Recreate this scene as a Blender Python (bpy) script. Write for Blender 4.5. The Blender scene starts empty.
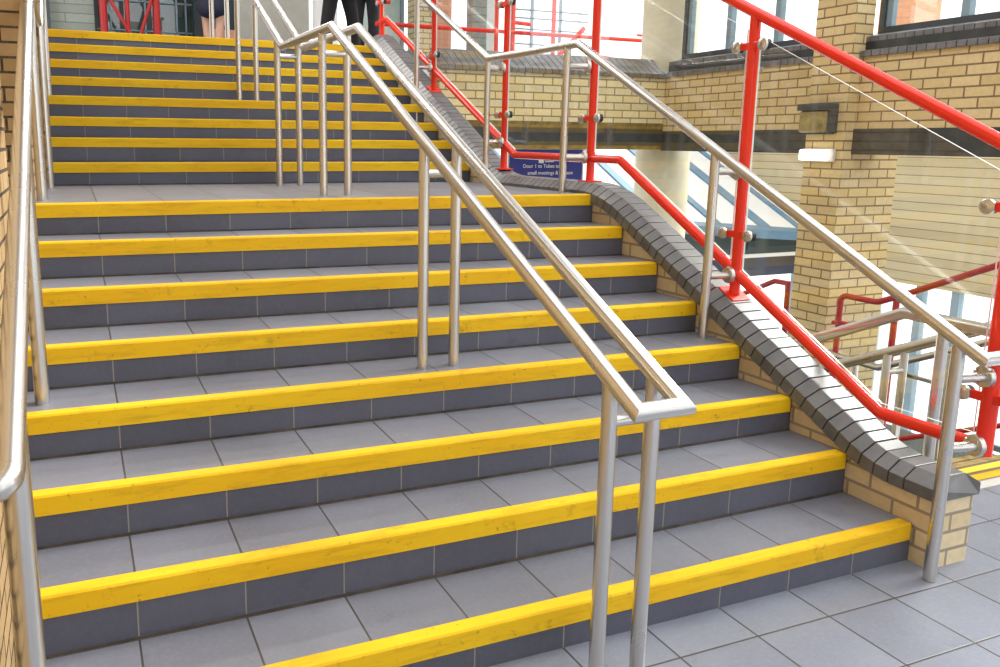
import bpy, bmesh, math, random
from mathutils import Vector, Matrix
random.seed(7)
S = bpy.context.scene
COL = S.collection
V = Vector

# ------------------------------------------------------------------ camera, world, light, exposure
YAW, PITCH, ROLL, FPX = 0.388285, 0.181341, 0.008205, 828.280671
CAM = V((-3.019235, -2.105545, 1.648467))
SHX, SHY = 0.085289, -0.039964
fwd = V((math.sin(YAW)*math.cos(PITCH), math.cos(YAW)*math.cos(PITCH), -math.sin(PITCH)))
rgt = V((math.cos(YAW), -math.sin(YAW), 0))
up = rgt.cross(fwd)
r2 = rgt*math.cos(ROLL) + up*math.sin(ROLL)
u2 = -rgt*math.sin(ROLL) + up*math.cos(ROLL)
cd = bpy.data.cameras.new('camera')
cam = bpy.data.objects.new('camera', cd)
COL.objects.link(cam)
m = Matrix((r2, u2, -fwd)).transposed().to_4x4()
m.translation = CAM
cam.matrix_world = m
cd.sensor_width = 36
cd.lens = FPX/1000*36
cd.shift_x = SHX
cd.shift_y = SHY
cd.clip_start = 0.02
cd.clip_end = 300
S.camera = cam

W = bpy.data.worlds.new('world')
S.world = W
W.use_nodes = True
bg = W.node_tree.nodes['Background']
bg.inputs[0].default_value = (0.96, 0.98, 1.0, 1)
bg.inputs[1].default_value = 1.75

def area(name, loc, target, sx, sy, power, color=(1, 1, 1)):
    l = bpy.data.lights.new(name, 'AREA')
    l.shape = 'RECTANGLE'; l.size = sx; l.size_y = sy; l.energy = power; l.color = color
    o = bpy.data.objects.new(name, l)
    o.location = loc
    o.rotation_euler = (V(target)-V(loc)).to_track_quat('-Z', 'Y').to_euler()
    COL.objects.link(o)
    return o

sun = bpy.data.lights.new('sun', 'SUN')
sun.energy = 5.0
sun.angle = math.radians(24)
sun.color = (1, 0.97, 0.92)
so = bpy.data.objects.new('sun', sun)
so.rotation_euler = V((-0.74, -0.04, -0.66)).to_track_quat('-Z', 'Y').to_euler()
COL.objects.link(so)

S.view_settings.view_transform = 'Standard'
S.view_settings.look = 'None'
S.view_settings.gamma = 1
S.view_settings.use_curve_mapping = False
S.view_settings.exposure = 0.3

# ------------------------------------------------------------------ materials
class NT:
    def __init__(s, name):
        s.m = bpy.data.materials.new(name); s.m.use_nodes = True
        s.t = s.m.node_tree; s.b = s.t.nodes['Principled BSDF']
    def n(s, typ, **kw):
        x = s.t.nodes.new(typ)
        for k, v in kw.items(): setattr(x, k, v)
        return x
    def l(s, a, b): s.t.links.new(a, b)
    def math(s, op, a, b=None, clamp=False):
        x = s.n('ShaderNodeMath', operation=op); x.use_clamp = clamp
        for i, v in enumerate((a, b)):
            if v is None: continue
            if isinstance(v, (int, float)): x.inputs[i].default_value = v
            else: s.l(v, x.inputs[i])
        return x.outputs[0]
    def mix(s, f, a, b):
        x = s.n('ShaderNodeMix', data_type='RGBA')
        for i, v in ((0, f), (6, a), (7, b)):
            if isinstance(v, (int, float)): x.inputs[i].default_value = v
            elif isinstance(v, tuple): x.inputs[i].default_value = (*v, 1)
            else: s.l(v, x.inputs[i])
        return x.outputs[2]
    def noise(s, vec, scale, detail=3, rough=.55):
        x = s.n('ShaderNodeTexNoise'); x.inputs['Scale'].default_value = scale
        x.inputs['Detail'].default_value = detail; x.inputs['Roughness'].default_value = rough
        if vec is not None: s.l(vec, x.inputs['Vector'])
        return x.outputs['Fac']
    def ramp(s, f, lo, hi):
        x = s.n('ShaderNodeMapRange'); x.inputs['From Min'].default_value = lo; x.inputs['From Max'].default_value = hi
        s.l(f, x.inputs['Value']); return x.outputs[0]
    def bump(s, h, st, dist=.005):
        x = s.n('ShaderNodeBump'); x.inputs['Strength'].default_value = st; x.inputs['Distance'].default_value = dist
        s.l(h, x.inputs['Height']); s.l(x.outputs[0], s.b.inputs['Normal'])
    def pos(s): return s.n('ShaderNodeNewGeometry').outputs['Position']
    def set(s, **kw):
        for k, v in kw.items():
            i = s.b.inputs[k.replace('_', ' ')]
            if isinstance(v, tuple): i.default_value = (*v, 1) if len(v) == 3 else v
            elif isinstance(v, (int, float)): i.default_value = v
            else: s.l(v, i)

def plain(name, c, rough=.5, metal=0, vary=.06, **kw):
    N = NT(name)
    f = N.noise(N.pos(), 9)
    N.set(Base_Color=N.mix(N.ramp(f, .3, .7), tuple(x*(1-vary) for x in c), tuple(min(1, x*(1+vary)) for x in c)), Roughness=rough, Metallic=metal, **kw)
    return N.m

TW, TX0 = 0.3275, -0.30      # tile width and a joint's x
def tile_mat(name, c, grout, rough, axis_y=None, gw=.0035, grime=.5):
    N = NT(name)
    p = N.pos()
    sep = N.n('ShaderNodeSeparateXYZ'); N.l(p, sep.inputs[0])
    def joint(o, off, w, g):
        a = N.math('SUBTRACT', o, off); a = N.math('DIVIDE', a, w)
        fl = N.math('FLOOR', N.math('ADD', a, .5))
        d = N.math('ABSOLUTE', N.math('SUBTRACT', a, fl)); d = N.math('MULTIPLY', d, w)
        return N.math('SUBTRACT', 1, N.ramp(d, g*.6, g*1.2), True), N.math('FLOOR', a)
    jx, ix = joint(sep.outputs[0], TX0, TW, gw)
    if axis_y:
        jy, iy = joint(sep.outputs[1], axis_y[0], axis_y[1], gw)
        j = N.math('MAXIMUM', jx, jy)
    else:
        j, iy = jx, N.math('FLOOR', N.math('MULTIPLY', sep.outputs[2], 6.06))
    cx = N.n('ShaderNodeCombineXYZ'); N.l(ix, cx.inputs[0]); N.l(iy, cx.inputs[1]); 
    wn = N.n('ShaderNodeTexWhiteNoise'); N.l(cx.outputs[0], wn.inputs['Vector'])
    n1 = N.noise(p, 2.2, 5); n2 = N.noise(p, 60, 2)
    base = N.mix(wn.outputs['Value'], tuple(x*.88 for x in c), tuple(x*1.1 for x in c))
    base = N.mix(N.math('MULTIPLY', N.ramp(n1, .35, .70), grime), base, tuple(x*.66 for x in c))
    n5 = N.noise(p, 7, 6, .7)
    base = N.mix(N.math('MULTIPLY', N.ramp(n5, .58, .75), .5), base, tuple(x*.5 for x in c))
    base = N.mix(N.math('MULTIPLY', N.ramp(n2, .45, .8), .18), base, tuple(min(1, x*1.6) for x in c))
    N.set(Base_Color=N.mix(j, base, grout), Roughness=N.math('ADD', N.math('MULTIPLY', n1, .22), rough-.1))
    N.bump(N.math('SUBTRACT', N.math('MULTIPLY', n1, .05), j), .35, .002)
    return N.m
M = {}
M['tread'] = tile_mat('grey_tread_tile', (.195, .205, .25), (.055, .05, .045), .40)
M['riser'] = tile_mat('blue_grey_riser_tile', (.105, .112, .155), (.30, .28, .24), .45, gw=.0024)
M['floor'] = tile_mat('grey_floor_tile', (.25, .275, .345), (.06, .055, .05), .33, (-.175, .30), gw=.004)
M['tile_far'] = tile_mat('brown_lit_tile', (.10, .06, .02), (.06, .04, .02), .5)  # brown light on the far treads is put into this colour

def yellow_mat():
    N = NT('yellow_nosing_paint')
    p = N.pos()
    sc = N.n('ShaderNodeVectorMath', operation='MULTIPLY'); N.l(p, sc.inputs[0]); sc.inputs[1].default_value = (3, 12, 22)
    n1 = N.noise(sc.outputs[0], 1.6, 6, .65)
    n2 = N.noise(p, 38, 4, .7)
    n3 = N.noise(p, 1.3, 2)
    b = N.mix(N.ramp(n3, .35, .65), (.82, .47, .008), (.86, .56, .012))
    b = N.mix(N.math('MULTIPLY', N.ramp(n1, .50, .74), .6), b, (.50, .28, .012))
    n4 = N.noise(p, 5.5, 6, .75)
    b = N.mix(N.math('MULTIPLY', N.ramp(n4, .60, .70), .55), b, (.30, .17, .02))
    b = N.mix(N.math('MULTIPLY', N.ramp(n2, .64, .74), .75), b, (.09, .06, .025))
    N.set(Base_Color=b, Roughness=.55, Specular_IOR_Level=.25)
    N.bump(n2, .08, .002)
    return N.m
M['yellow'] = yellow_mat()

def brick_mat(name, c1, c2, mortar, bw=.215, rh=.0765, ms=.007, z0=0.0, warm=None):
    N = NT(name)
    uv = N.n('ShaderNodeUVMap'); uv.uv_map = 'UVMap'
    mp = N.n('ShaderNodeMapping'); mp.inputs['Location'].default_value = (0, -z0, 0); N.l(uv.outputs[0], mp.inputs[0])
    t = N.n('ShaderNodeTexBrick'); N.l(mp.outputs[0], t.inputs['Vector'])
    t.inputs['Scale'].default_value = 1; t.inputs['Mortar Size'].default_value = ms
    t.inputs['Mortar Smooth'].default_value = .15; t.inputs['Bias'].default_value = 0
    t.inputs['Brick Width'].default_value = bw; t.inputs['Row Height'].default_value = rh
    t.inputs['Color1'].default_value = (*c1, 1); t.inputs['Color2'].default_value = (*c2, 1); t.inputs['Mortar'].default_value = (*mortar, 1)
    n = N.noise(N.pos(), 30, 4); n2 = N.noise(N.pos(), 140, 2)
    b = N.mix(N.math('MULTIPLY', N.ramp(n, .4, .75), .35), t.outputs['Color'], tuple(x*.6 for x in c1))
    N.set(Base_Color=b, Roughness=.8)
    h = N.math('SUBTRACT', N.math('MULTIPLY', n2, .25), t.outputs['Fac'])
    N.bump(h, .6, .004)
    return N.m
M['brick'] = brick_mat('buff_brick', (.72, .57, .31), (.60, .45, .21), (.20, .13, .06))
M['brick_pale'] = brick_mat('pale_buff_brick', (.86, .76, .47), (.78, .65, .34), (.26, .19, .10))
M['brick_curb'] = brick_mat('cream_curb_brick', (.78, .66, .44), (.66, .52, .31), (.34, .28, .21), z0=-.0075)
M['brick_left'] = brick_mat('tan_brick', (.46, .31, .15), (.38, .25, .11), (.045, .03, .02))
M['brick_orange'] = brick_mat('orange_brick', (.80, .38, .22), (.74, .34, .2), (.55, .35, .25))

def metal_mat():
    N = NT('brushed_stainless_steel')
    f = N.noise(N.pos(), 5, 2)
    N.set(Base_Color=(.66, .645, .615), Metallic=1.0, Roughness=N.math('ADD', N.math('MULTIPLY', f, .06), .25))
    return N.m
M['steel'] = metal_mat()
M['red'] = plain('red_gloss_paint', (.86, .032, .010), .2, vary=.03)
M['red_dull'] = plain('dark_red_paint', (.38, .012, .012), .4)
M['coping'] = plain('dark_grey_coping_brick', (.12, .122, .128), .36, vary=.3, Specular_IOR_Level=.9)
M['band'] = plain('charcoal_brick_band', (.035, .04, .04), .5, vary=.4)
M['grout'] = plain('dirty_grout', (.07, .06, .05), .9, vary=.5)
M['mortar'] = plain('mortar', (.16, .14, .11), .9)
M['joint'] = plain('dark_joint', (.03, .03, .03), .9)
M['column'] = plain('cream_column_paint', (.70, .66, .50), .55, vary=.05)
M['white'] = plain('white_paint', (.85, .86, .86), .5, vary=.02)
M['frame_blue'] = plain('blue_grey_window_frame', (.22, .31, .37), .4)
M['frame_dark'] = plain('dark_window_frame', (.04, .055, .065), .4)
M['roof_blue'] = plain('blue_roof_bar', (.14, .26, .38), .5)
M['teal_dark'] = plain('dark_teal_facade', (.035, .06, .06), .3)
M['navy'] = plain('navy_fascia', (.012, .02, .05), .35)
M['black'] = plain('black_cloth', (.008, .008, .009), .9)
M['charcoal'] = plain('charcoal_cloth', (.025, .027, .03), .8, vary=.4)
M['navy_cloth'] = plain('navy_cloth', (.012, .016, .035), .8)
M['skin'] = plain('skin', (.55, .32, .22), .5)
M['hair'] = plain('dark_hair', (.03, .02, .015), .7)
M['plaster'] = plain('grey_beige_plaster', (.42, .41, .36), .7)
M['mint'] = plain('pale_mint_panel', (.62, .76, .72), .3)
M['siding_far'] = brick_mat('grey_green_siding', (.33, .36, .31), (.27, .30, .26), (.16, .18, .15), bw=1.2, rh=.11, ms=.006)
M['rubber'] = plain('black_rubber', (.02, .02, .02), .6)
M['sign_blue'] = plain('blue_sign_face', (.02, .035, .30), .35)
M['kerb'] = plain('pale_kerb', (.62, .60, .55), .6)
M['lead'] = plain('weathered_ochre_and_shaded_nosing', (.22, .15, .04), .8, vary=.5)

def slat_mat():
    N = NT('cream_horizontal_boards')
    p = N.pos(); sep = N.n('ShaderNodeSeparateXYZ'); N.l(p, sep.inputs[0])
    a = N.math('DIVIDE', sep.outputs[2], .115); fr = N.math('FRACT', a); fl = N.math('FLOOR', a)
    j = N.math('LESS_THAN', fr, .09)
    wn = N.n('ShaderNodeTexWhiteNoise', noise_dimensions='1D'); N.l(fl, wn.inputs['W'])
    b = N.mix(wn.outputs['Value'], (.52, .43, .26), (.66, .57, .38))
    b = N.mix(N.math('MULTIPLY', N.noise(p, 2, 3), .3), b, (.45, .33, .15))
    N.set(Base_Color=N.mix(j, b, (.22, .16, .08)), Roughness=.55)
    N.bump(N.math('SUBTRACT', 1, j), .5, .004)
    return N.m
M['slats'] = slat_mat()

def glass_mat(name, tint=(.985, .995, .99)):
    N = NT(name)
    N.t.nodes.remove(N.b)
    tr = N.n('ShaderNodeBsdfTransparent'); tr.inputs['Color'].default_value = (*tint, 1)
    gl = N.n('ShaderNodeBsdfGlossy'); gl.inputs['Roughness'].default_value = .0
    lw = N.n('ShaderNodeLayerWeight'); lw.inputs['Blend'].default_value = .5
    fac = N.math('ADD', N.math('MULTIPLY', N.math('POWER', lw.outputs['Facing'], 5), .8), .06)
    mx = N.n('ShaderNodeMixShader'); N.l(fac, mx.inputs[0]); N.l(tr.outputs[0], mx.inputs[1]); N.l(gl.outputs[0], mx.inputs[2])
    N.l(mx.outputs[0], N.t.nodes['Material Output'].inputs['Surface'])
    return N.m
M['glass'] = glass_mat('clear_glass')
M['glass_edge'] = plain('polished_glass_edge', (.80, .88, .86), .15, vary=.02)
M['glass_tint'] = glass_mat('tinted_glass', (.98, .995, .99))
def emit(name, c, s):
    N = NT(name); N.set(Base_Color=c, Emission_Color=c, Emission_Strength=s, Roughness=.4); return N.m
M['lit'] = emit('lit_diffuser', (1, .97, .85), 3)
M['amber'] = plain('amber_lens', (.30, .24, .10), .25, vary=.5)
M['text'] = plain('white_lettering', (.85, .86, .9), .5, vary=0)

# ------------------------------------------------------------------ mesh helpers
def bm_new(): return bmesh.new()
def quadbox(bm, x0, x1, y0, y1, z0, z1, mi=0, top=None, front=None):
    vs = [bm.verts.new((x, y, z)) for z in (z0, z1) for y in (y0, y1) for x in (x0, x1)]
    F = [(0, 2, 3, 1, 'b'), (4, 5, 7, 6, 't'), (0, 1, 5, 4, 'f'), (2, 6, 7, 3, 'k'), (0, 4, 6, 2, 'l'), (1, 3, 7, 5, 'r')]
    for f in F:
        fc = bm.faces.new([vs[i] for i in f[:4]]); fc.material_index = mi
        if f[4] == 't' and top is not None: fc.material_index = top
        if f[4] == 'f' and front is not None: fc.material_index = front
    return vs
def prism_x(bm, pts, x0, x1, mi=0):
    """pts: (y,z) outline, extruded along x"""
    a = [bm.verts.new((x0, y, z)) for y, z in pts]; b = [bm.verts.new((x1, y, z)) for y, z in pts]
    n = len(pts); fs = [bm.faces.new(a), bm.faces.new(b[::-1])]
    for i in range(n): fs.append(bm.faces.new([a[i], b[i], b[(i+1) % n], a[(i+1) % n]]))
    for f in fs: f.material_index = mi
    return fs
def fillet(pts, r, n=5):
    pts = [V(p) for p in pts]; out = [pts[0]]
    for i in range(1, len(pts)-1):
        p, a, b = pts[i], (pts[i-1]-pts[i]), (pts[i+1]-pts[i])
        la, lb = a.length, b.length; a.normalize(); b.normalize()
        rr = min(r, la*.45, lb*.45)
        A, B = p+a*rr, p+b*rr
        for k in range(n+1):
            t = k/n; out.append(A*(1-t)**2 + p*2*t*(1-t) + B*t*t)
    out.append(pts[-1]); return out
def tube(bm, pts, r, n=20, cap=True, mi=0):
    pts = [V(p) for p in pts]
    rings = []
    d0 = (pts[1]-pts[0]).normalized()
    ref = V((0, 0, 1)) if abs(d0.z) < .9 else V((1, 0, 0))
    u = d0.cross(ref).normalized(); v = d0.cross(u).normalized()
    cur = [pts[0] + (u*math.cos(2*math.pi*k/n) + v*math.sin(2*math.pi*k/n))*r for k in range(n)]
    rings.append([bm.verts.new(p) for p in cur])
    for i in range(1, len(pts)):
        d = (pts[i]-pts[i-1]).normalized()
        nrm = d if i == len(pts)-1 else (d + (pts[i+1]-pts[i]).normalized()).normalized()
        nxt = []
        for p in cur:
            t = (pts[i]-p).dot(nrm)/d.dot(nrm); nxt.append(p + d*t)
        cur = nxt; rings.append([bm.verts.new(p) for p in cur])
    for a, b in zip(rings, rings[1:]):
        for k in range(n):
            f = bm.faces.new([a[k], a[(k+1) % n], b[(k+1) % n], b[k]]); f.smooth = True; f.material_index = mi
    if cap:
        bm.faces.new(rings[0][::-1]).material_index = mi; bm.faces.new(rings[-1]).material_index = mi
def lathe(bm, base, axis, prof, n=24, mi=0):
    """prof: (t along axis, radius)"""
    axis = V(axis).normalized(); base = V(base)
    ref = V((0, 0, 1)) if abs(axis.z) < .9 else V((1, 0, 0))
    u = axis.cross(ref).normalized(); v = axis.cross(u).normalized()
    R = []
    for t, r in prof:
        R.append([bm.verts.new(base + axis*t + (u*math.cos(2*math.pi*k/n) + v*math.sin(2*math.pi*k/n))*max(r, 1e-4)) for k in range(n)])
    for a, b in zip(R, R[1:]):
        for k in range(n):
            f = bm.faces.new([a[k], a[(k+1) % n], b[(k+1) % n], b[k]]); f.smooth = True; f.material_index = mi
    bm.faces.new(R[0][::-1]).material_index = mi; bm.faces.new(R[-1]).material_index = mi
def obj(name, bm, mats, parent=None, bevel=0, sharp=32):
    bmesh.ops.remove_doubles(bm, verts=bm.verts, dist=1e-6)
    bmesh.ops.recalc_face_normals(bm, faces=bm.faces)
    if bevel:
        es = [e for e in bm.edges if len(e.link_faces) == 2 and e.calc_face_angle(0) > .5]
        bmesh.ops.bevel(bm, geom=es, offset=bevel, segments=2, affect='EDGES', profile=.5)
    for e in bm.edges:
        if len(e.link_faces) == 2 and e.calc_face_angle(0) > math.radians(sharp): e.smooth = False
    uv = bm.loops.layers.uv.new('UVMap')
    for f in bm.faces:
        n = f.normal; ax, ay, az = abs(n.x), abs(n.y), abs(n.z)
        for l in f.loops:
            c = l.vert.co
            l[uv].uv = (c.y, c.z) if ax >= ay and ax >= az else ((c.x, c.z) if ay >= az else (c.x, c.y))
    me = bpy.data.meshes.new(name)
    off = V((0, 0, 0))
    p = parent
    while p is not None: off += p.location; p = p.parent
    if parent is None:
        cs = [v.co for v in bm.verts]
        off = V((sum(c.x for c in cs)/len(cs), sum(c.y for c in cs)/len(cs), min(c.z for c in cs)))
    bmesh.ops.translate(bm, verts=bm.verts, vec=-off)
    bm.to_mesh(me); bm.free()
    for mm in (mats if isinstance(mats, (list, tuple)) else [mats]): me.materials.append(mm)
    o = bpy.data.objects.new(name, me); COL.objects.link(o)
    if parent is None: o.location = off
    else: o.parent = parent
    return o
def tag(o, label=None, cat=None, group=None, kind=None):
    for k, v in (('label', label), ('category', cat), ('group', group), ('kind', kind)):
        if v: o[k] = v
    return o
def thing(name, loc, label, cat, group=None):
    o = bpy.data.objects.new(name, None); COL.objects.link(o); o.location = loc; o.empty_display_size = .1
    return tag(o, label, cat, group)
def struct(name, bm, mats, **kw):
    o = obj(name, bm, mats, **kw); o['kind'] = 'structure'; return o
def box_obj(name, mats, parent, *b, bevel=0):
    bm = bm_new(); quadbox(bm, *b); return obj(name, bm, mats, parent, bevel)

# ------------------------------------------------------------------ stairs geometry
H, G, LAND = .165, 0.333635, 1.444889
NY = [0.0083, 0.3356, 0.6545, 0.9965, 1.3306, 1.6687, 2.0088, 2.3387, 4.1142, 4.4513, 4.7813, 5.1147, 5.4472, 5.7805, 6.1146, 6.4496]
NZ = [0.1588, 0.3359, 0.4935, 0.6623, 0.819, 0.9855, 1.1562, 1.329, 1.4853, 1.6565, 1.811, 1.9802, 2.148, 2.3119, 2.4743, 2.6325]
XL = -3.22
T_FACE = .066
SAG = [-.012, .004, .024, .017, .026, .027, .022, .003] + [0]*8   # the lower steps run slightly out of level
def shear(bm, i):
    for v in bm.verts:
        v.co.z += SAG[i]*(-v.co.x)/3.0
TOPW = .052
YTOP = NY[15]
YW = 2.85            # the tan brick return wall that narrows the upper flight

bm = bm_new()
# lower hall floor (L shape: it runs on past the brick parapet to the head of the other stair)
quadbox(bm, -6, 6, -6, NY[0]+.02, -.25, 0)
quadbox(bm, .2, 6, NY[0]+.02, .5, -.25, 0)
struct('floor', bm, M['floor'])
bm = bm_new()
quadbox(bm, XL, .24, YTOP+G, 13, 2.3, 2.64)
quadbox(bm, .24, 3.0, 6.75, 10.2, 2.45, 2.64)
struct('floor_upper', bm, [M['tread']])
bm = bm_new()
quadbox(bm, .24, 4.1, 2.2, 6.3, -2.59, -.99)
struct('floor_lower', bm, [M['teal_dark']])
bm = bm_new()
quadbox(bm, .24, 16, -3, 18, -2.8, -2.6)
struct('floor_deep', bm, [M['white']])

st = thing('staircase', (-1.6, 0, 0), 'wide grey tiled staircase in two flights with yellow step edges', 'staircase')
for i in range(16):
    y0, z1 = NY[i], NZ[i]
    z0 = (NZ[i-1] if i else 0) - (.03 if i else .0)
    y1 = (NY[i+1] if i < 15 else YTOP + G) + .02
    bm = bm_new()
    xl = -3.255 if i < 5 else (-3.45 if i < 8 else XL+.002)
    if i == 7: y1 = YW
    quadbox(bm, xl, .012, y0+.004, y1, z0, z1, mi=1, top=0)
    if i == 7: quadbox(bm, XL+.002, .012, YW, NY[8]+.02, z0, z1, mi=1, top=0)
    if i < 15:
        yn = NY[i+1]; xg = xl if i < 7 else XL+.002
        quadbox(bm, xg, .010, yn-.001, yn+.006, z1-.004, z1+.007, mi=2)
        quadbox(bm, xg, .010, yn-.006, yn+.004, z1-.004, z1+.0015, mi=2)
    shear(bm, i)
    sp = obj('step', bm, [M['tread'], M['riser'], M['grout']], st)
    bm = bm_new()
    x0, x1 = xl+.003, 0.0
    prism_x(bm, [(y0-.004, z1-T_FACE), (y0-.004, z1-.004), (y0, z1+.003), (y0+TOPW, z1+.003), (y0+TOPW, z1-.004), (y0+.006, z1-.004), (y0+.006, z1-T_FACE)], x0, x1)
    shear(bm, i)
    tag(obj('nosing', bm, M['yellow'], sp), 'worn yellow edge strip')
# underside of the flights, so that nothing is hollow from the side
bm = bm_new()
prism_x(bm, [(NY[0]+.05, 0), (NY[7]+.03, NZ[6]-.06), (NY[8]+.02, NZ[6]-.06), (YTOP+G, NZ[14]-.06), (YTOP+G, 0)], XL+.003, .008)
obj('underside', bm, M['plaster'], st)

# ------------------------------------------------------------------ brick parapet with coping
def arc_path(pts, r, n=14):
    return fillet([V((0, y, z)) for y, z in pts], r, n)
def walk(path, step):
    out = []; acc = 0; want = 0
    for a, b in zip(path, path[1:]):
        L = (b-a).length
        while want <= acc + L:
            out.append((a.lerp(b, (want-acc)/L), (b-a).normalized())); want += step
        acc += L
    return out, acc
# line of the coping's lower edge
CP = [(-.092, .288), (.23, .288), (2.26, 1.288), (3.70, 1.288), (6.45, 2.647), (6.62, 2.647)]
def cs(y): return .80 + .20*min(1, max(0, (y-.02)/.38))     # the level end is laid flatter
path = arc_path(CP, .22)
_, total = walk(path, 99)
nb = int(total/.0715)
fr, _ = walk(path, total/nb - 1e-6)
pw = thing('parapet_wall', (.11, 3, 0), 'low cream brick parapet with dark canted brick coping beside the stairs', 'wall')
PROF = [(-.012, 0), (-.012, .062), (.05, .112), (.18, .112), (.24, .062), (.24, 0)]
bm = bm_new()
gap = .0028
def nat(d): return V((0, -d.z, d.y))
def yz_at(i):  # smooth frame
    i = min(i, len(fr)-1); return fr[i]
for i in range(1, nb):
    p0, d0 = yz_at(i) if i > 1 else fr[0]; p1, d1 = yz_at(i+1)
    if i+1 >= len(fr): p1 = V((0, *CP[-1])); d1 = d0
    seg = (p1-p0).normalized()
    # joint planes lean half way between neighbouring bricks
    dm0 = (d0 + (fr[i-1][1] if i else d0)).normalized(); dm1 = (d1 + d0).normalized()
    j = random.uniform(-.0012, .0012)
    A = []
    for P, D, s in ((p0 + seg*gap, dm0, 0), (p1 - seg*gap, dm1, 1)):
        n = nat(D)
        if n.z < 0: n = -n
        row = []
        for x, o in PROF:
            oo = o*cs(P.y) + (j if o > .05 else 0)
            q = P + n*oo + V((x, 0, 0))
            row.append(bm.verts.new(q))
        A.append(row)
    a, b = A; k = len(PROF)
    if i == 1:
        for v in a[2:4]: v.co.y += .03
    bm.faces.new(a); bm.faces.new(b[::-1])
    for t in range(k): bm.faces.new([a[t], b[t], b[(t+1) % k], a[(t+1) % k]])
obj('coping', bm, M['coping'], pw, bevel=.0022)
# bedding and joints under the coping
bm = bm_new()
rows = []
for p, d in fr + [(V((0, *CP[-1])), fr[-1][1])]:
    n = nat(d)
    if n.z < 0: n = -n
    q0 = p
    rows.append([bm.verts.new(q0 + n*o*cs(p.y) + V((x, 0, 0))) for x, o in ((-.006, .002), (-.006, .057), (.052, .106), (.178, .106), (.234, .057), (.234, .002))])
rows[0] = rows[0]
for a, b in zip(rows, rows[1:]):
    for t in range(6): bm.faces.new([a[t], b[t], b[(t+1) % 6], a[(t+1) % 6]])
bm.faces.new(rows[0]); bm.faces.new(rows[-1][::-1])
for v in rows[0]: v.co.y += .03
obj('coping_joints', bm, M['joint'], pw)
bm = bm_new()
low = [(p.y, p.z+.006) for p, d in fr if p.y > -.07]
poly = [(-.076, 0), (-.076, .29)] + low + [(6.6, 2.665), (6.6, 0)]
prism_x(bm, poly, .014, .226)
obj('brickwork', bm, M['brick_curb'], pw)
bm = bm_new()
quadbox(bm, .16, .226, .42, 6.6, -1.0, -.001)
obj('brickwork_below', bm, M['brick_curb'], pw)

# ------------------------------------------------------------------ stainless handrails
RP, RR, RB = .0232, .026, .018
def handrail_post(parent, x, y, z0, z1, r=RP, flange=True):
    bm = bm_new(); tube(bm, [(x, y, z0), (x, y, z1)], r)
    p = obj('post', bm, M['steel'], parent)
    return p
def cross_bar(parent, a, b, r=RB, name='cross_bar'):
    bm = bm_new(); tube(bm, [a, b], r); return obj(name, bm, M['steel'], parent)
XA, XB = -1.655, -1.505
def railz(y, K):
    for a, b in zip(K, K[1:]):
        if a[0] <= y <= b[0]: return a[1] + (b[1]-a[1])*(y-a[0])/(b[0]-a[0])
    return K[-1][1]
KC = [(-.362, .938), (2.46, 2.27), (3.64, 2.277), (6.40, 3.62), (6.95, 3.62)]
dh = thing('double_handrail', (-1.58, -.235, 0), 'double stainless steel handrail running up the middle of the stairs', 'handrail')
bm = bm_new()
loop = [(XA, y, z) for y, z in KC[::-1]] + [(XB, y, z) for y, z in KC]
loop = loop[:len(KC)] + [(XB, KC[0][0], KC[0][1]+.0)] + loop[len(KC)+1:]
tube(bm, loop, RR, 24)
tag(obj('rail', bm, M['steel'], dh), 'pair of tubular rails joined by a mitred end')
def floor_z(y):
    z = 0
    for i in range(16):
        if y > NY[i]: z = NZ[i]
    return z
for y in (-.235, 1.135, 2.665, 3.80, 5.26, 6.62):
    fz = floor_z(y)
    zt = railz(y, KC) - .012
    for x in (XA, XB):
        handrail_post(dh, x, y, fz+.001, zt)
    cross_bar(dh, (XA, y, zt-.115), (XB, y, zt-.115))

# right-hand wall-side handrail with brackets to the red posts
XR, XP = -.055, .12
KR = [(-.225, .90), (2.475, 2.258), (3.70, 2.272), (6.45, 3.62), (6.9, 3.62)]
hr = thing('side_handrail', (XR, -.13, 0), 'stainless steel handrail at the foot of the brick parapet, bolted to red posts', 'handrail')
bm = bm_new()
tube(bm, [(.62, KR[0][0], .90)] + [(XR, y, z) for y, z in KR], RR, 24)
obj('rail', bm, M['steel'], hr)
SSY = [-.13, 1.20, 2.60, 3.71, 5.14]
RPY = [-.155, 1.185, 2.545, 3.74, 5.14]
BRZ = [(.805, .535), (1.515, .985), (2.13, 1.557), (2.21, 1.65), (2.86, 2.32)]
for y in SSY:
    fz = floor_z(y)
    if y == 5.14: fz = NZ[10]
    handrail_post(hr, XR, y, fz+.001, railz(y, KR)-.012)
for (y, ry, zz) in zip(SSY, RPY, BRZ):
    for z in zz:
        b = cross_bar(hr, (XR+.012, y, z), (XP-.045, ry, z), .019, 'bracket')
        bm = bm_new(); d = V((XP-XR, ry-y, 0)).normalized()
        e = V((XP, ry, z)) - d*.05
        lathe(bm, e, d, [(-.004, .040), (.002, .043), (.014, .043), (.020, .034)])
        for k in range(4):
            a = k*math.pi/2 + .6
            off = V((0, math.cos(a)*.032, math.sin(a)*.032))
            lathe(bm, e+off-d*.010, d, [(0, .005), (.008, .006)], 8)
        obj('flange', bm, M['steel'], b)

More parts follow.
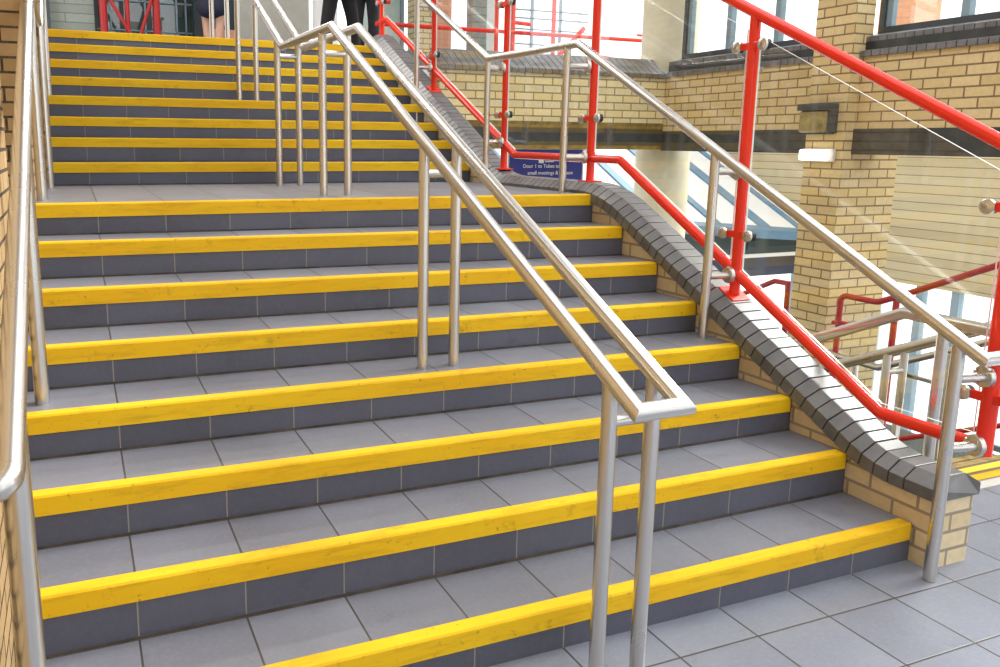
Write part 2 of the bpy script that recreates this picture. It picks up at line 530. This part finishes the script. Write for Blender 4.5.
# left handrail by the brick wall
XW = -3.178
KL = [(-.345, .962), (2.60, 2.36), (4.45, 2.36), (6.40, 3.32)]
lh = thing('wall_handrail', (XW, 1.13, 0), 'stainless steel handrail on posts along the tan brick wall', 'handrail')
bm = bm_new()
tube(bm, fillet([(-3.262, KL[0][0], KL[0][1]-.01)] + [(XW, y, z) for y, z in KL], .05, 6), .0305, 28)
obj('rail', bm, M['steel'], lh)
for y in (-.18, 1.15, 2.64, 3.80, 5.26):
    handrail_post(lh, XW+(.012 if y > 3 else 0), y, floor_z(y)+.001, railz(y, KL)-.012, .031 if y < 0 else .0265)

# ------------------------------------------------------------------ red balustrade with glass
PR = .0265
LOWK = [(-.155, .525), (.285, .520), (2.23, 1.547), (3.56, 1.554), (6.42, 2.905), (6.62, 2.905)]
TOPK = [(-.155, 1.622), (2.23, 2.796), (3.56, 2.80), (6.42, 4.15), (6.62, 4.15)]
rb = thing('red_balustrade', (XP, 1.165, .85), 'bright red steel balustrade with clear glass panels on the near parapet', 'balustrade')
def copz(y):
    p, d = min(fr, key=lambda q: abs(q[0].y-y))
    return p.z + (y-p.y)*d.z/d.y + .112/max(.5, abs(d.y))
def red_rail(name, K, r, parent, x=XP, fil=.05):
    bm = bm_new(); tube(bm, fillet([(x, y, z) for y, z in K], fil, 6), r, 20); return obj(name, bm, M['red'], parent)
red_rail('lower_rail', LOWK, .0265, rb, fil=.02)
red_rail('top_rail', TOPK, .0265, rb)
CLZ = [(1.43, .72), (2.125, 1.195), (2.65, 1.806), (2.69, 1.86), (3.30, 2.43), (3.95, 3.1)]
RPY2 = RPY + [6.55]
for k, (y, zz) in enumerate(zip(RPY2, CLZ)):
    zc = copz(y)
    if k == 0: zc = .495
    bm = bm_new(); tube(bm, [(XP, y, zc), (XP, y, railz(y, TOPK)-.01)], PR if k else PR+.004, 20)
    po = obj('post', bm, M['red'], rb)
    bm = bm_new()
    sl = .494 if (1 < y < 2.2 or 4 < y < 6.4) else 0
    vs = quadbox(bm, XP-.058, XP+.058, y-.055, y+.055, zc-.004, zc+.008)
    for v in vs: v.co.z += (v.co.y-y)*sl
    if k: obj('base_plate', bm, M['red'], po, bevel=.002)
    else: bm.free()
    for z in zz:
        for s in (-1, 1):
            bm = bm_new()
            quadbox(bm, XP-.022, XP-.010, min(y, y+s*.075), max(y, y+s*.075), z-.018, z+.018)
            arm = obj('clamp_arm', bm, M['red'], po, bevel=.003)
            bm = bm_new(); c = V((XP-.010, y+s*.086, z))
            lathe(bm, c, (-1, 0, 0), [(-.016, .026), (.012, .026)], 20, 1)
            lathe(bm, c, (-1, 0, 0), [(.012, .029), (.024, .029), (.028, .023), (.029, .006), (.024, .005)], 24, 0)
            tag(obj('glass_clamp', bm, [M['steel'], M['rubber']], po), 'round steel glass clamp with a black gasket')
for k, (a, b) in enumerate(zip(RPY2, RPY2[1:])):
    y0, y1 = a+.045, b-.045
    yl = [y0] + [q[0] for q in LOWK if y0 < q[0] < y1] + [y1]
    yt = [y0] + [q[0] for q in TOPK if y0 < q[0] < y1] + [y1]
    bm = bm_new()
    fs = prism_x(bm, [(y, railz(y, LOWK)+.045) for y in yl] + [(y, railz(y, TOPK)-.095) for y in yt[::-1]], XP-.005, XP+.005)
    for f in fs[2:]: f.material_index = 1
    obj('glass_panel', bm, [M['glass'], M['glass_edge']], rb)

# top landing guard that runs off behind the brick wall
tg = thing('landing_guard', (2, 6.8, 2.64), 'dark red rail guard on the upper landing, running off behind the far parapet', 'guard rail')
for z, x1 in ((2.915, 3.9), (3.15, .30)):
    bm = bm_new(); tube(bm, [(.14, 6.8, z), (x1, 6.8, z-.0)], .024); obj('rail', bm, M['red'], tg)
for x in (1.62, 3.8):
    bm = bm_new(); tube(bm, [(x, 6.8, 2.641), (x, 6.8, 3.7)], .024); obj('post', bm, M['red'], tg)
bm = bm_new(); tube(bm, [(.14, 6.8, 3.7), (3.9, 6.8, 3.7)], .024); obj('rail', bm, M['red'], tg)

# ------------------------------------------------------------------ walls
bm = bm_new()
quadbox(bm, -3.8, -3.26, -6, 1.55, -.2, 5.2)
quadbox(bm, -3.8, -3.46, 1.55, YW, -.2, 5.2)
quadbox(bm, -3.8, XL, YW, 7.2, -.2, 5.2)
struct('wall_left', bm, M['brick_left'])
bm = bm_new()
for a, b in ((-3.8, -2.7), (-1.3, -.3), (1.4, 2.4), (4.2, 6)): quadbox(bm, a, b, -6.3, -6, -.2, 5.2)
struct('wall_reflection', bm, M['plaster'])  # unseen wall strips behind the camera, added for streaks in the steel
bm = bm_new(); quadbox(bm, -3.8, 3.0, 3.4, 10.4, 5.2, 5.4); quadbox(bm, -3.8, -1.9, -6, 3.4, 5.2, 5.4); struct('ceiling_shade', bm, M['white'])  # unseen slabs, added to block sky glare above and darken the left
for yy in (5.2, 7.6):
    area('upper_fill_light', (-1.4, yy, 5.15), (-1.4, yy, 0), 2.4, .5, 55, (1, .98, .94))  # added fill lights without fixtures, to brighten the upper flight
YA, XBW = 5.33, 2.90
bm = bm_new()
quadbox(bm, .26, XBW+.25, YA, YA+.25, 1.80, 2.34)
struct('wall_back', bm, M['brick_pale'])
bm = bm_new(); quadbox(bm, .26, XBW-.006, YA-.006, YA+.24, 1.625, 1.80); struct('trim_1', bm, M['band'])
bm = bm_new(); quadbox(bm, .26, XBW, YA-.002, YA, 1.80, 1.862); struct('trim_9', bm, M['lead'])
bm = bm_new(); quadbox(bm, .26, XBW-.01, YA-.008, YA+.24, 1.585, 1.625); struct('trim_2', bm, M['lead'])
# far coping of wall_back, sloping bricks
def sloped_coping(name, axis, a0, a1, face, depth, z0, z1, step, sgn):
    """row of canted bricks; axis 'x' runs along x with its face at y=face, 'y' along y with its face at x=face"""
    bm = bm_new(); t = a0
    while t < a1-.01:
        e = min(t+step-.006, a1)
        P = [(face-sgn*.03, z0), (face-sgn*.03, z0+.045), (face+sgn*(depth), z1), (face+sgn*depth, z0)]
        A = []
        for s in (t, e):
            A.append([bm.verts.new((s, q, z) if axis == 'x' else (q, s, z)) for q, z in P])
        a, b = A
        bm.faces.new(a); bm.faces.new(b[::-1])
        for k in range(4): bm.faces.new([a[k], b[k], b[(k+1) % 4], a[(k+1) % 4]])
        t += step
    return struct(name, bm, M['coping'], bevel=.003)
sloped_coping('trim_3', 'x', .26, XBW, YA, .24, 2.33, 2.55, .0765, 1)
# wall_right: bricks over the open undercroft
bm = bm_new()
quadbox(bm, XBW, XBW+.28, -3, YA, 1.78, 2.35)
struct('wall_right', bm, M['brick'])
bm = bm_new(); quadbox(bm, XBW-.012, XBW+.28, -3, YA, 1.575, 1.78); struct('trim_4', bm, M['band'])
sloped_coping('trim_5', 'y', -3, YA, XBW, .08, 2.345, 2.41, .0765, 1)
bm = bm_new(); quadbox(bm, XBW+.03, XBW+.2, -3, YA, 2.40, 2.465); struct('trim_6', bm, M['band'])
sloped_coping('trim_7', 'y', -3, YA, XBW+.06, .12, 2.46, 2.54, .0765, 1)
# brick above the windows and beside them, unseen, raised to cut high sun
bm = bm_new()
quadbox(bm, XBW+.1, XBW+.28, -3, 5.2, 4.4, 5.6)
struct('wall_right_upper', bm, M['brick'])
pr_ = thing('brick_pier', (3.05, 3.14, -.99), 'tall buff brick pier carrying two wall lamps', 'pier')
bm = bm_new()
quadbox(bm, 2.79, 3.0, 2.92, 3.30, 1.575, 5.6)
quadbox(bm, 2.79, 3.43, 2.92, 3.30, -.989, 1.575)
obj('brickwork', bm, M['brick'], pr_)
# windows over wall_right
def window(name, ys, z0, z1, x, mull):
    w = bpy.data.objects.new(name, None); COL.objects.link(w); w.location = (x, (ys[0]+ys[1])/2, z0); w['kind'] = 'structure'
    bm = bm_new()
    y0, y1 = ys
    quadbox(bm, x-.03, x+.05, y0, y1, z0, z0+.05); quadbox(bm, x-.03, x+.05, y0, y1, z1-.05, z1)
    quadbox(bm, x-.03, x+.05, y0, y0+.05, z0+.05, z1-.05); quadbox(bm, x-.03, x+.05, y1-.05, y1, z0+.05, z1-.05)
    obj('window_frame', bm, M['frame_dark'], w)
    bm = bm_new()
    for yy in (y0+.05, y1-.10): quadbox(bm, x-.01, x+.04, yy, yy+.05, z0+.05, z1-.05)
    for yy in mull:
        quadbox(bm, x-.02, x+.045, yy-.03, yy+.03, z0+.05, z1-.05)
    obj('mullion', bm, M['frame_blue'], w)
    bm = bm_new(); quadbox(bm, x+.012, x+.02, y0+.1, y1-.1, z0+.05, z1-.05); obj('pane', bm, M['glass_tint'], w)
    return w
window('window_1', (3.37, 5.28), 2.53, 4.4, 3.08, (4.0, 4.62))
window('window_2', (-2.9, 2.92), 2.53, 4.4, 3.08, (-.6, .95, 2.22))
# round columns
bm = bm_new(); lathe(bm, (3.20, 5.68, -.99), (0, 0, 1), [(0, .30), (5.9, .30)], 40)
tag(obj('round_column', bm, M['column']), 'thick cream round column where the two brick walls meet', 'column')
# lamps on the pier (faces -x)
lp = thing('bulkhead_lamp', (2.74, 3.14, 1.74), 'unlit amber bulkhead lamp with black hood on the brick pier', 'wall lamp')
bm = bm_new(); quadbox(bm, 2.655, 2.788, 2.99, 3.297, 1.93, 1.985); quadbox(bm, 2.70, 2.788, 2.99, 3.015, 1.745, 1.93); quadbox(bm, 2.745, 2.788, 3.015, 3.297, 1.735, 1.93)
obj('hood', bm, M['frame_dark'], lp, bevel=.006)
bm = bm_new(); quadbox(bm, 2.675, 2.744, 3.02, 3.29, 1.75, 1.928); obj('lens', bm, M['amber'], lp, bevel=.02)
lp = thing('strip_light', (2.74, 3.14, 1.50), 'small glowing white strip light under the bulkhead lamp', 'wall lamp')
bm = bm_new(); quadbox(bm, 2.76, 2.788, 2.98, 3.297, 1.512, 1.618); obj('housing', bm, M['kerb'], lp, bevel=.004)
bm = bm_new(); quadbox(bm, 2.71, 2.761, 3.02, 3.29, 1.522, 1.61); obj('diffuser', bm, M['lit'], lp, bevel=.012)

# board cladding behind the pier and glazed wall below it
bm = bm_new(); quadbox(bm, 7.135, 7.3, -3, 13, -.155, 3.1); struct('wall_boarded', bm, M['slats'])
w = bpy.data.objects.new('window_3', None); COL.objects.link(w); w.location = (7.15, 0, -.99); w['kind'] = 'structure'
bm = bm_new()
for y in (-0.747, 1.653, 3.303, 4.803, 5.283, 7.353):
    quadbox(bm, 7.15, 7.25, y-.05, y+.05, -2.59, -.155)
obj('mullion', bm, M['frame_blue'], w)
bm = bm_new(); quadbox(bm, 7.15, 7.21, -3, 13, -2.0, -1.93); quadbox(bm, 7.15, 7.25, -3, 13, -2.59, -2.5); quadbox(bm, 7.15, 7.21, -3, 13, -1.402, -1.357); obj('transom', bm, M['frame_dark'], w)
bm = bm_new(); quadbox(bm, 7.18, 7.19, -3, 13, -2.5, -.155); obj('pane', bm, M['glass_tint'], w)

# ------------------------------------------------------------------ the other stair, going down beyond the parapet
ds = thing('descending_staircase', (1.5, .5, -1), 'stair with yellow edges going down beyond the brick parapet', 'staircase')
for k in range(6):
    y0, z1 = .5+.345*k, -.165*k
    bm = bm_new(); quadbox(bm, .228, 2.9, y0+.003 if k else y0, y0+.334+.02, z1-.165-.03, z1-.165)
    sp = obj('step', bm, M['tile_far'], ds)
    bm = bm_new()
    prism_x(bm, [(y0+.004, z1-.07), (y0+.004, z1+.003), (y0-.05, z1+.003), (y0-.05, z1-.002), (y0-.002, z1-.002), (y0-.002, z1-.07)], .245, 2.88)
    obj('nosing', bm, M['yellow'] if k < 2 else M['lead'], sp)  # lower nosings take the dark ochre as painted shade
bm = bm_new(); quadbox(bm, .25, 2.9, .37, .43, 0.0005, .006); tag(obj('threshold_strip', bm, M['kerb'], ds), 'pale strip across the stair head')
# its handrails
h2 = thing('stair_handrail', (.31, .2, 0), 'stainless handrail behind the parapet, bending down the far stair', 'handrail')
K2 = [(-1.5, .925), (.385, .925), (2.3, .0), (2.9, .0)]
bm = bm_new(); tube(bm, [(.33, y, z) for y, z in K2], RR, 20); obj('rail', bm, M['steel'], h2)
def dz(y): return 0 if y < .5 else max(-.99, -.165*(math.floor((y-.5)/.334)+1))
for y in (.2, 1.35, 2.45):
    handrail_post(h2, .33, y, dz(y)+.001, railz(y, K2)-.012)
def drail(x, pair, label, ys, y0=.38, c=1.065):
    t = thing('stair_handrail', (x, y0, 0), label, 'handrail')
    K = [(y0, c-.485*y0), (2.3, c-.485*2.3), (2.9, c-.485*2.3)]
    xs = (x, x+.15) if pair else (x,)
    bm = bm_new()
    if pair: tube(bm, [(xs[0], y, z) for y, z in K[::-1]] + [(xs[1], y, z) for y, z in K], RR, 20)
    else: tube(bm, [(xs[0], y, z) for y, z in K], RR, 20)
    obj('rail', bm, M['steel'], t)
    for y in ys:
        for xx in xs: handrail_post(t, xx, y, dz(y)+.001, railz(y, K)-.012)
        if pair: cross_bar(t, (xs[0], y, railz(y, K)-.13), (xs[1], y, railz(y, K)-.13))
drail(1.52, True, 'double stainless handrail in the middle of the far descending stair', (.55, 1.35, 2.45))
drail(2.68, False, 'low stainless handrail at the far side of the descending stair, before the bright window', (.6, 1.75, 2.5))
# red rails at the far side
fb = thing('far_balustrade', (2.80, 2.3, -.99), 'dark red balustrade beside the brick pier, down on the lower level', 'balustrade')
K3 = [(-.6, 1.905), (2.28, .51), (2.46, .43), (2.76, .43)]
bm = bm_new(); tube(bm, fillet([(2.80, y, z) for y, z in K3] + [(2.80, 2.80, .40), (2.80, 2.80, -.98)], .04), .024); obj('rail', bm, M['red_dull'], fb)
bm = bm_new(); tube(bm, [(2.80, 2.30, .47), (2.80, 2.30, -.985)], .024); obj('post', bm, M['red_dull'], fb)
bm = bm_new(); tube(bm, [(2.74, 2.80, .20), (2.80, 3.0-.2, .20), (2.80, 2.70, .2)], .018); obj('clamp', bm, M['red_dull'], fb)
bm = bm_new(); tube(bm, [(2.80, -.6, .72), (2.80, 2.28, -.66), (2.80, 2.78, -.66)], .02); obj('lower_rail', bm, M['red_dull'], fb)
bm = bm_new(); prism_x(bm, [(2.34, -.6), (2.34, .38), (2.74, .33), (2.74, -.6)], 2.795, 2.803); obj('glass_panel', bm, M['glass'], fb)
fb = thing('far_balustrade', (3.2, 3.9, -.99), 'short red rail with a post, between round column and brick pier', 'balustrade')
K4 = [(4.9, -.21), (3.655, .403), (3.50, .405)]
bm = bm_new(); tube(bm, [(2.95, y, z) for y, z in K4] + [(2.95, 3.48, -.98)], .024); obj('rail', bm, M['red_dull'], fb)
bm = bm_new(); tube(bm, [(2.95, 4.9, -.21), (2.95, 4.9, -.98)], .024); obj('post', bm, M['red_dull'], fb)

# ------------------------------------------------------------------ sloping glazed roof and facade under it
def rz(x, y): return 0.421+.49*(y-6.753)-.08*(x-6.159)
gr = thing('sloping_roof', (2, 5, 0), 'sloping white glazed roof with blue bars, seen under the brick walls', 'roof')
bm = bm_new()
def slab(bm, x0, x1, y0, y1, t0, t1):
    vs = quadbox(bm, x0, x1, y0, y1, 0, 1)
    for v in vs: v.co.z = rz(v.co.x, v.co.y) + (t1 if v.co.z > .5 else t0)
slab(bm, 1.959, 7.10, 6.843, 10.953, -.03, 0); obj('panels', bm, M['white'], gr)
for x, wd in ((2.439, 0.075), (3.339, 0.12), (4.209, 0.15), (5.139, 0.135), (6.009, 0.195), (6.70, .11), (7.05, 0.075)):
    bm = bm_new(); slab(bm, x-wd/2, x+wd/2, 6.828, 10.953, 0, .03); obj('roof_bar', bm, M['roof_blue'], gr)
bm = bm_new(); slab(bm, 1.959, 7.12, 6.753, 6.858, -.09, .03); obj('gutter', bm, M['roof_blue'], gr)
fc = thing('shopfront', (5.109, 6.978, -2.6), 'dark teal glazed front under the sloping roof', 'facade')
bm = bm_new()
vs = quadbox(bm, 4.359, 7.10, 6.978, 7.053, 0.106, 5)
for v in vs:
    if v.co.z > 4.9: v.co.z = rz(v.co.x, v.co.y)-.05
obj('wall_panel', bm, M['teal_dark'], fc)
bm = bm_new(); quadbox(bm, 5.589, 5.799, 6.948, 6.976, 0.166, 0.376); obj('dark_pane', bm, M['black'], fc)
bm = bm_new(); quadbox(bm, 4.359, 7.10, 6.948, 7.053, 0.053, 0.106); obj('ledge', bm, M['white'], fc)
bm = bm_new(); quadbox(bm, 4.359, 7.10, 6.993, 7.053, -0.224, 0.053); obj('fascia', bm, M['navy'], fc)
for x in (4.434,):
    bm = bm_new(); quadbox(bm, x-.04, x+.04, 7.008, 7.098, -2.6, -0.194); obj('support', bm, M['frame_dark'], fc)

# ------------------------------------------------------------------ blue sign
sg = thing('notice_sign', (1.9, 5.98, -.99), 'dark blue notice board with small white lettering behind the parapet', 'sign')
bm = bm_new(); quadbox(bm, 1.40, 2.33, 5.98, 6.0, 1.20, 1.575); obj('sign_board', bm, M['sign_blue'], sg)
bm = bm_new(); quadbox(bm, 1.38, 2.36, 6.0, 6.05, 1.17, 1.60); obj('backing', bm, M['white'], sg)
for x in (1.5, 2.25):
    bm = bm_new(); quadbox(bm, x-.03, x+.03, 6.05, 6.1, -.99, 1.5); obj('leg', bm, M['white'], sg)
def text(body, loc, size, mat, parent, name='lettering', rot=(math.pi/2, 0, 0)):
    c = bpy.data.curves.new(name, 'FONT'); c.body = body; c.size = size; c.extrude = .002
    c.align_x = 'LEFT'
    tmp = bpy.data.objects.new('tmp', c); COL.objects.link(tmp)
    dg = bpy.context.evaluated_depsgraph_get(); dg.update()
    me = bpy.data.meshes.new_from_object(tmp.evaluated_get(dg)); bpy.data.objects.remove(tmp)
    me.materials.clear(); me.materials.append(mat)
    o = bpy.data.objects.new(name, me); COL.objects.link(o); o.parent = parent
    o.location = V(loc) - parent.location; o.rotation_euler = rot
    return o
text('Door 1 to Tubes to', (1.56, 5.976, 1.375), .058, M['text'], sg)
text('small meetings & bottom', (1.62, 5.976, 1.30), .058, M['text'], sg)
bm = bm_new(); quadbox(bm, 1.76, 1.82, 5.974, 5.98, 1.425, 1.46); quadbox(bm, 1.84, 1.95, 5.974, 5.98, 1.437, 1.447)
obj('emblem', bm, M['text'], sg)

# ------------------------------------------------------------------ upper level background
YB = 9.5
bm = bm_new(); quadbox(bm, -3.25, -2.66, YB, YB+.1, 2.641, 5.2); struct('wall_siding', bm, M['siding_far'])
bm = bm_new(); quadbox(bm, -.86, .12, YB, YB+.2, 2.641, 5.2); struct('wall_plaster', bm, M['plaster'])
bm = bm_new(); quadbox(bm, -1.42, -1.28, YB, YB+.15, 2.641, 5.2); struct('wall_dark_jamb', bm, M['frame_dark'])
bm = bm_new(); quadbox(bm, -3.27, -3.17, YB-.2, YB, 2.641, 5.2); struct('trim_8', bm, M['frame_dark'])
bm = bm_new(); lathe(bm, (.26, 9.2, 2.641), (0, 0, 1), [(0, .17), (2.6, .17)], 32)
tag(obj('pale_column', bm, M['white']), 'slim white round column behind the people at the stair head', 'column')
bt = thing('braced_frame', (-2.25, 9.2, 2.64), 'dark red cross-braced steel frame at the top of the stairs', 'steel frame')
for x, r in ((-2.56, .045), (-1.93, .045), (-2.28, .03)):
    bm = bm_new(); tube(bm, [(x, 9.25, 2.641), (x, 9.25, 5.2)], r); obj('upright', bm, M['red_dull'], bt)
for a, b in (((-2.52, 3.42), (-2.12, 2.70)), ((-1.97, 3.42), (-2.22, 2.70)), ((-2.52, 3.42), (-1.97, 4.6)), ((-1.97, 3.42), (-2.52, 4.6))):
    bm = bm_new(); tube(bm, [(a[0], 9.22, a[1]), (b[0], 9.22, b[1])], .022); obj('brace', bm, M['red_dull'], bt)
bm = bm_new(); quadbox(bm, -3.4, -.8, 9.95, 10.0, 2.641, 5.2); struct('wall_glazed', bm, M['teal_dark'])
w = bpy.data.objects.new('window_4', None); COL.objects.link(w); w.location = (-2.2, 9.8, 2.64); w['kind'] = 'structure'
bm = bm_new()
for x in (-2.45, -2.02, -1.62, -1.5): quadbox(bm, x-.010, x+.010, 9.78, 9.82, 2.641, 5.2)
for z in (3.05, 3.42): quadbox(bm, -2.62, -1.42, 9.78, 9.82, z, z+.015)
obj('window_frame', bm, M['frame_blue'], w)
bm = bm_new(); quadbox(bm, -2.62, -1.42, 9.83, 9.84, 2.641, 5.2); obj('pane', bm, M['glass_tint'], w)
bm = bm_new(); quadbox(bm, -1.28, -.88, YB+.02, YB+.14, 2.641, 3.10)
tag(obj('brick_plinth', bm, M['brick_orange']), 'low orange brick plinth behind the bare-legged person', 'plinth')
# right of the people
bm = bm_new(); quadbox(bm, 1.70, 1.96, 9.5, 9.8, 2.641, 5.2)
tag(obj('brick_pillar', bm, M['brick_pale']), 'narrow buff brick pillar beyond the upper red rail', 'pillar')
bm = bm_new(); quadbox(bm, 2.02, 2.28, 9.5, 9.8, 2.641, 5.2)
tag(obj('orange_pillar', bm, M['brick_orange']), 'narrow orange brick pillar beside the buff one', 'pillar')
eg = thing('entrance_glazing', (1.5, 9.9, 2.64), 'pale mint glazed screen with grey frames on the upper level', 'glazed screen')
bm = bm_new(); quadbox(bm, .85, 1.68, 9.95, 9.98, 2.641, 5.2); obj('panel', bm, M['mint'], eg)
for x in (.85, 1.2, 1.66, 2.0, 2.31, 2.34):
    bm = bm_new(); quadbox(bm, x-.025, x+.025, 9.9, 9.99, 2.641, 5.2); obj('frame_post', bm, M['frame_blue'], eg)
bm = bm_new(); quadbox(bm, 2.62, 2.86, 9.5, 9.7, 2.641, 5.2); obj('dark_jamb', bm, M['siding_far'], eg)
bm = bm_new(); quadbox(bm, 2.86, 3.12, 9.6, 9.65, 2.641, 5.2); obj('panel', bm, M['mint'], eg)
# outdoor steelwork seen through the bright opening
fbx = thing('outdoor_footbridge', (4.0, 9.4, 2.64), 'bright washed-out footbridge with red rails beyond the opening', 'footbridge')
bm = bm_new(); quadbox(bm, 3.0, 6.2, 9.2, 9.7, 2.56, 2.64); obj('deck', bm, M['kerb'], fbx)
for x in (3.2, 3.9, 5.62):
    bm = bm_new(); tube(bm, [(x, 9.3, 2.641), (x, 9.3, 4.9)], .035); obj('post', bm, M['red'], fbx)
for a, b, r in (((3.1, 3.42), (3.5, 3.40), .03), ((3.1, 3.0), (3.5, 2.98), .03), ((4.5, 3.02), (5.62, 2.92), .022), ((5.45, 3.35), (5.8, 3.35), .02), ((3.9, 2.86), (4.45, 3.40), .035)):
    bm = bm_new(); tube(bm, [(a[0], 9.3, a[1]), (b[0], 9.3, b[1])], r); obj('rail', bm, M['red'], fbx)
for z in (3.12, 3.34, 3.5, 3.62):
    bm = bm_new(); quadbox(bm, 3.3, 4.6, 9.42, 9.46, z, z+.02); obj('grille_bar', bm, M['frame_blue'], fbx)
for x in (3.6, 4.1):
    bm = bm_new(); quadbox(bm, x-.02, x+.02, 9.42, 9.46, 2.641, 4.9); obj('grille_post', bm, M['frame_blue'], fbx)
# orange brick house outside the right-hand windows
bm = bm_new(); quadbox(bm, 7.6, 8.1, 6.15, 6.7, 1.5, 8.0); quadbox(bm, 7.6, 8.1, 6.15, 6.7, -2.6, 1.5, 1)
tag(obj('orange_brick_house', bm, [M['brick_orange'], M['white']]), 'orange brick corner of a building outside the right-hand window', 'building')

# ------------------------------------------------------------------ people at the stair head
def skin_body(name, verts, edges, radii, mat, parent=None, root=0, sub=2):
    me = bpy.data.meshes.new(name); me.from_pydata([tuple(v) for v in verts], edges, [])
    me.materials.append(mat)
    o = bpy.data.objects.new(name, me); COL.objects.link(o)
    sk = o.modifiers.new('skin', 'SKIN'); sk.use_smooth_shade = True
    if not me.skin_vertices: me.skin_vertices.new()
    for i, r in enumerate(radii):
        rr = r if isinstance(r, tuple) else (r, r)
        me.skin_vertices[0].data[i].radius = rr; me.skin_vertices[0].data[i].use_root = (i == root)
    s = o.modifiers.new('sub', 'SUBSURF'); s.levels = sub; s.render_levels = sub
    if parent: o.parent = parent
    return o
def person(loc, rz_, label, trousers, coat, bare=False, spread=.13, shoes=None, hold=0, group=None):
    t = thing('person', loc, label, 'person')
    t.rotation_euler = (0, 0, rz_)
    s = spread
    J = [(0, 0, .95), (0, 0, 1.12), (0, -.01, 1.30), (0, 0, 1.44), (0, .01, 1.52), (0, -.01, 1.60), (0, -.02, 1.68), (0, -.01, 1.755)]
    R = [(.15, .11), (.13, .10), (.16, .11), (.10, .08), .052, .075, .088, .055]
    E = [(i, i+1) for i in range(7)]
    for sd in (-1, 1):
        b = len(J); J += [(sd*.18, .01, 1.42), (sd*.235, .02, 1.16), (sd*.24, -.06, .92), (sd*.235, -.09, .85)]
        R += [.055, .045, .032, (.035, .022)]; E += [(3, b), (b, b+1), (b+1, b+2), (b+2, b+3)]
        for f in range(4):
            q = len(J); fx = sd*.235; fy = -.12+.022*f
            J += [(fx, fy, .81), (fx+sd*-.004, fy-.008, .775), (fx+sd*-.012, fy-.01, .745+.004*abs(f-1))]; R += [.009, .0085, .0075]; E += [(b+3, q), (q, q+1), (q+1, q+2)]
        q = len(J); J += [(sd*.215, -.125, .84), (sd*.205, -.14, .80)]; R += [.010, .009]; E += [(b+3, q), (q, q+1)]
        h = len(J); J += [(sd*.09, 0, .88), (sd*(.09+s)/1.6, -.02, .50), (sd*s, .01, .09), (sd*s*1.1, -.13, .04)]
        R += [.095, .062, .042, (.045, .03)]; E += [(0, h), (h, h+1), (h+1, h+2), (h+2, h+3)]
    body = skin_body('body', J, E, R, M['skin'], t)
    # face
    bm = bm_new()
    for sd in (-1, 1): lathe(bm, (sd*.032, -.105, 1.685), (0, -1, 0), [(-.01, .012), (0, .012), (.004, .006)], 12)
    eyes = obj('eyes', bm, M['black']); eyes.parent = t; eyes.location = (0, -.105+.0, 1.673)
    hv = [(0, .03, 1.74), (0, .06, 1.66), (0, .055, 1.57)]
    skin_body('hair', hv, [(0, 1), (1, 2)], [(.085, .095), (.08, .075), (.06, .045)], M['hair'], t)
    if not bare:
        P = [(0, 0, .98)]; PRd = [(.165, .125)]; PE = []
        for sd in (-1, 1):
            h = len(P); P += [(sd*.095, 0, .84), (sd*(.09+s)/1.65, -.02, .50), (sd*s*1.0, .01, .28), (sd*s, .0, .045)]
            PRd += [.108, .085, .088, .10]; PE += [(0, h), (h, h+1), (h+1, h+2), (h+2, h+3)]
        skin_body('trousers', P, PE, PRd, trousers, t)
    else:
        skin_body('skirt', [(0, 0, 1.0), (0, 0, .75), (0, 0, .45)], [(0, 1), (1, 2)], [(.16, .13), (.20, .16), (.24, .18)], trousers, t)
    P = [(0, 0, 1.0), (0, 0, 1.15), (0, -.01, 1.32), (0, .0, 1.45)]; PRd = [(.185, .145), (.16, .13), (.19, .14), (.08, .075)]; PE = [(0, 1), (1, 2), (2, 3)]
    for sd in (-1, 1):
        h = len(P); P += [(sd*.19, .01, 1.41), (sd*.24, .02, 1.16), (sd*.242, -.055, .93)]; PRd += [.075, .062, .052]; PE += [(2, h), (h, h+1), (h+1, h+2)]
    skin_body('coat', P, PE, PRd, coat, t)
    for sd in (-1, 1):
        skin_body('shoe', [(sd*s, .03, .035), (sd*s*1.05, -.06, .035), (sd*s*1.15, -.16, .028)], [(0, 1), (1, 2)], [(.045, .034), (.05, .034), (.04, .024)], M['black'], t)
    return t
person((.16, 8.2, 2.642), .1, 'person in black flared trousers standing with legs apart at the stair head', M['black'], M['black'], spread=.19)
person((.62, 8.55, 2.642), -.5, 'person in charcoal trousers standing beside the one in black', M['charcoal'], M['charcoal'], spread=.10)
person((-1.31, 8.75, 2.642), 2.6, 'person in navy skirt and coat with bare legs at the stair head', M['navy_cloth'], M['navy_cloth'], bare=True, spread=.06)
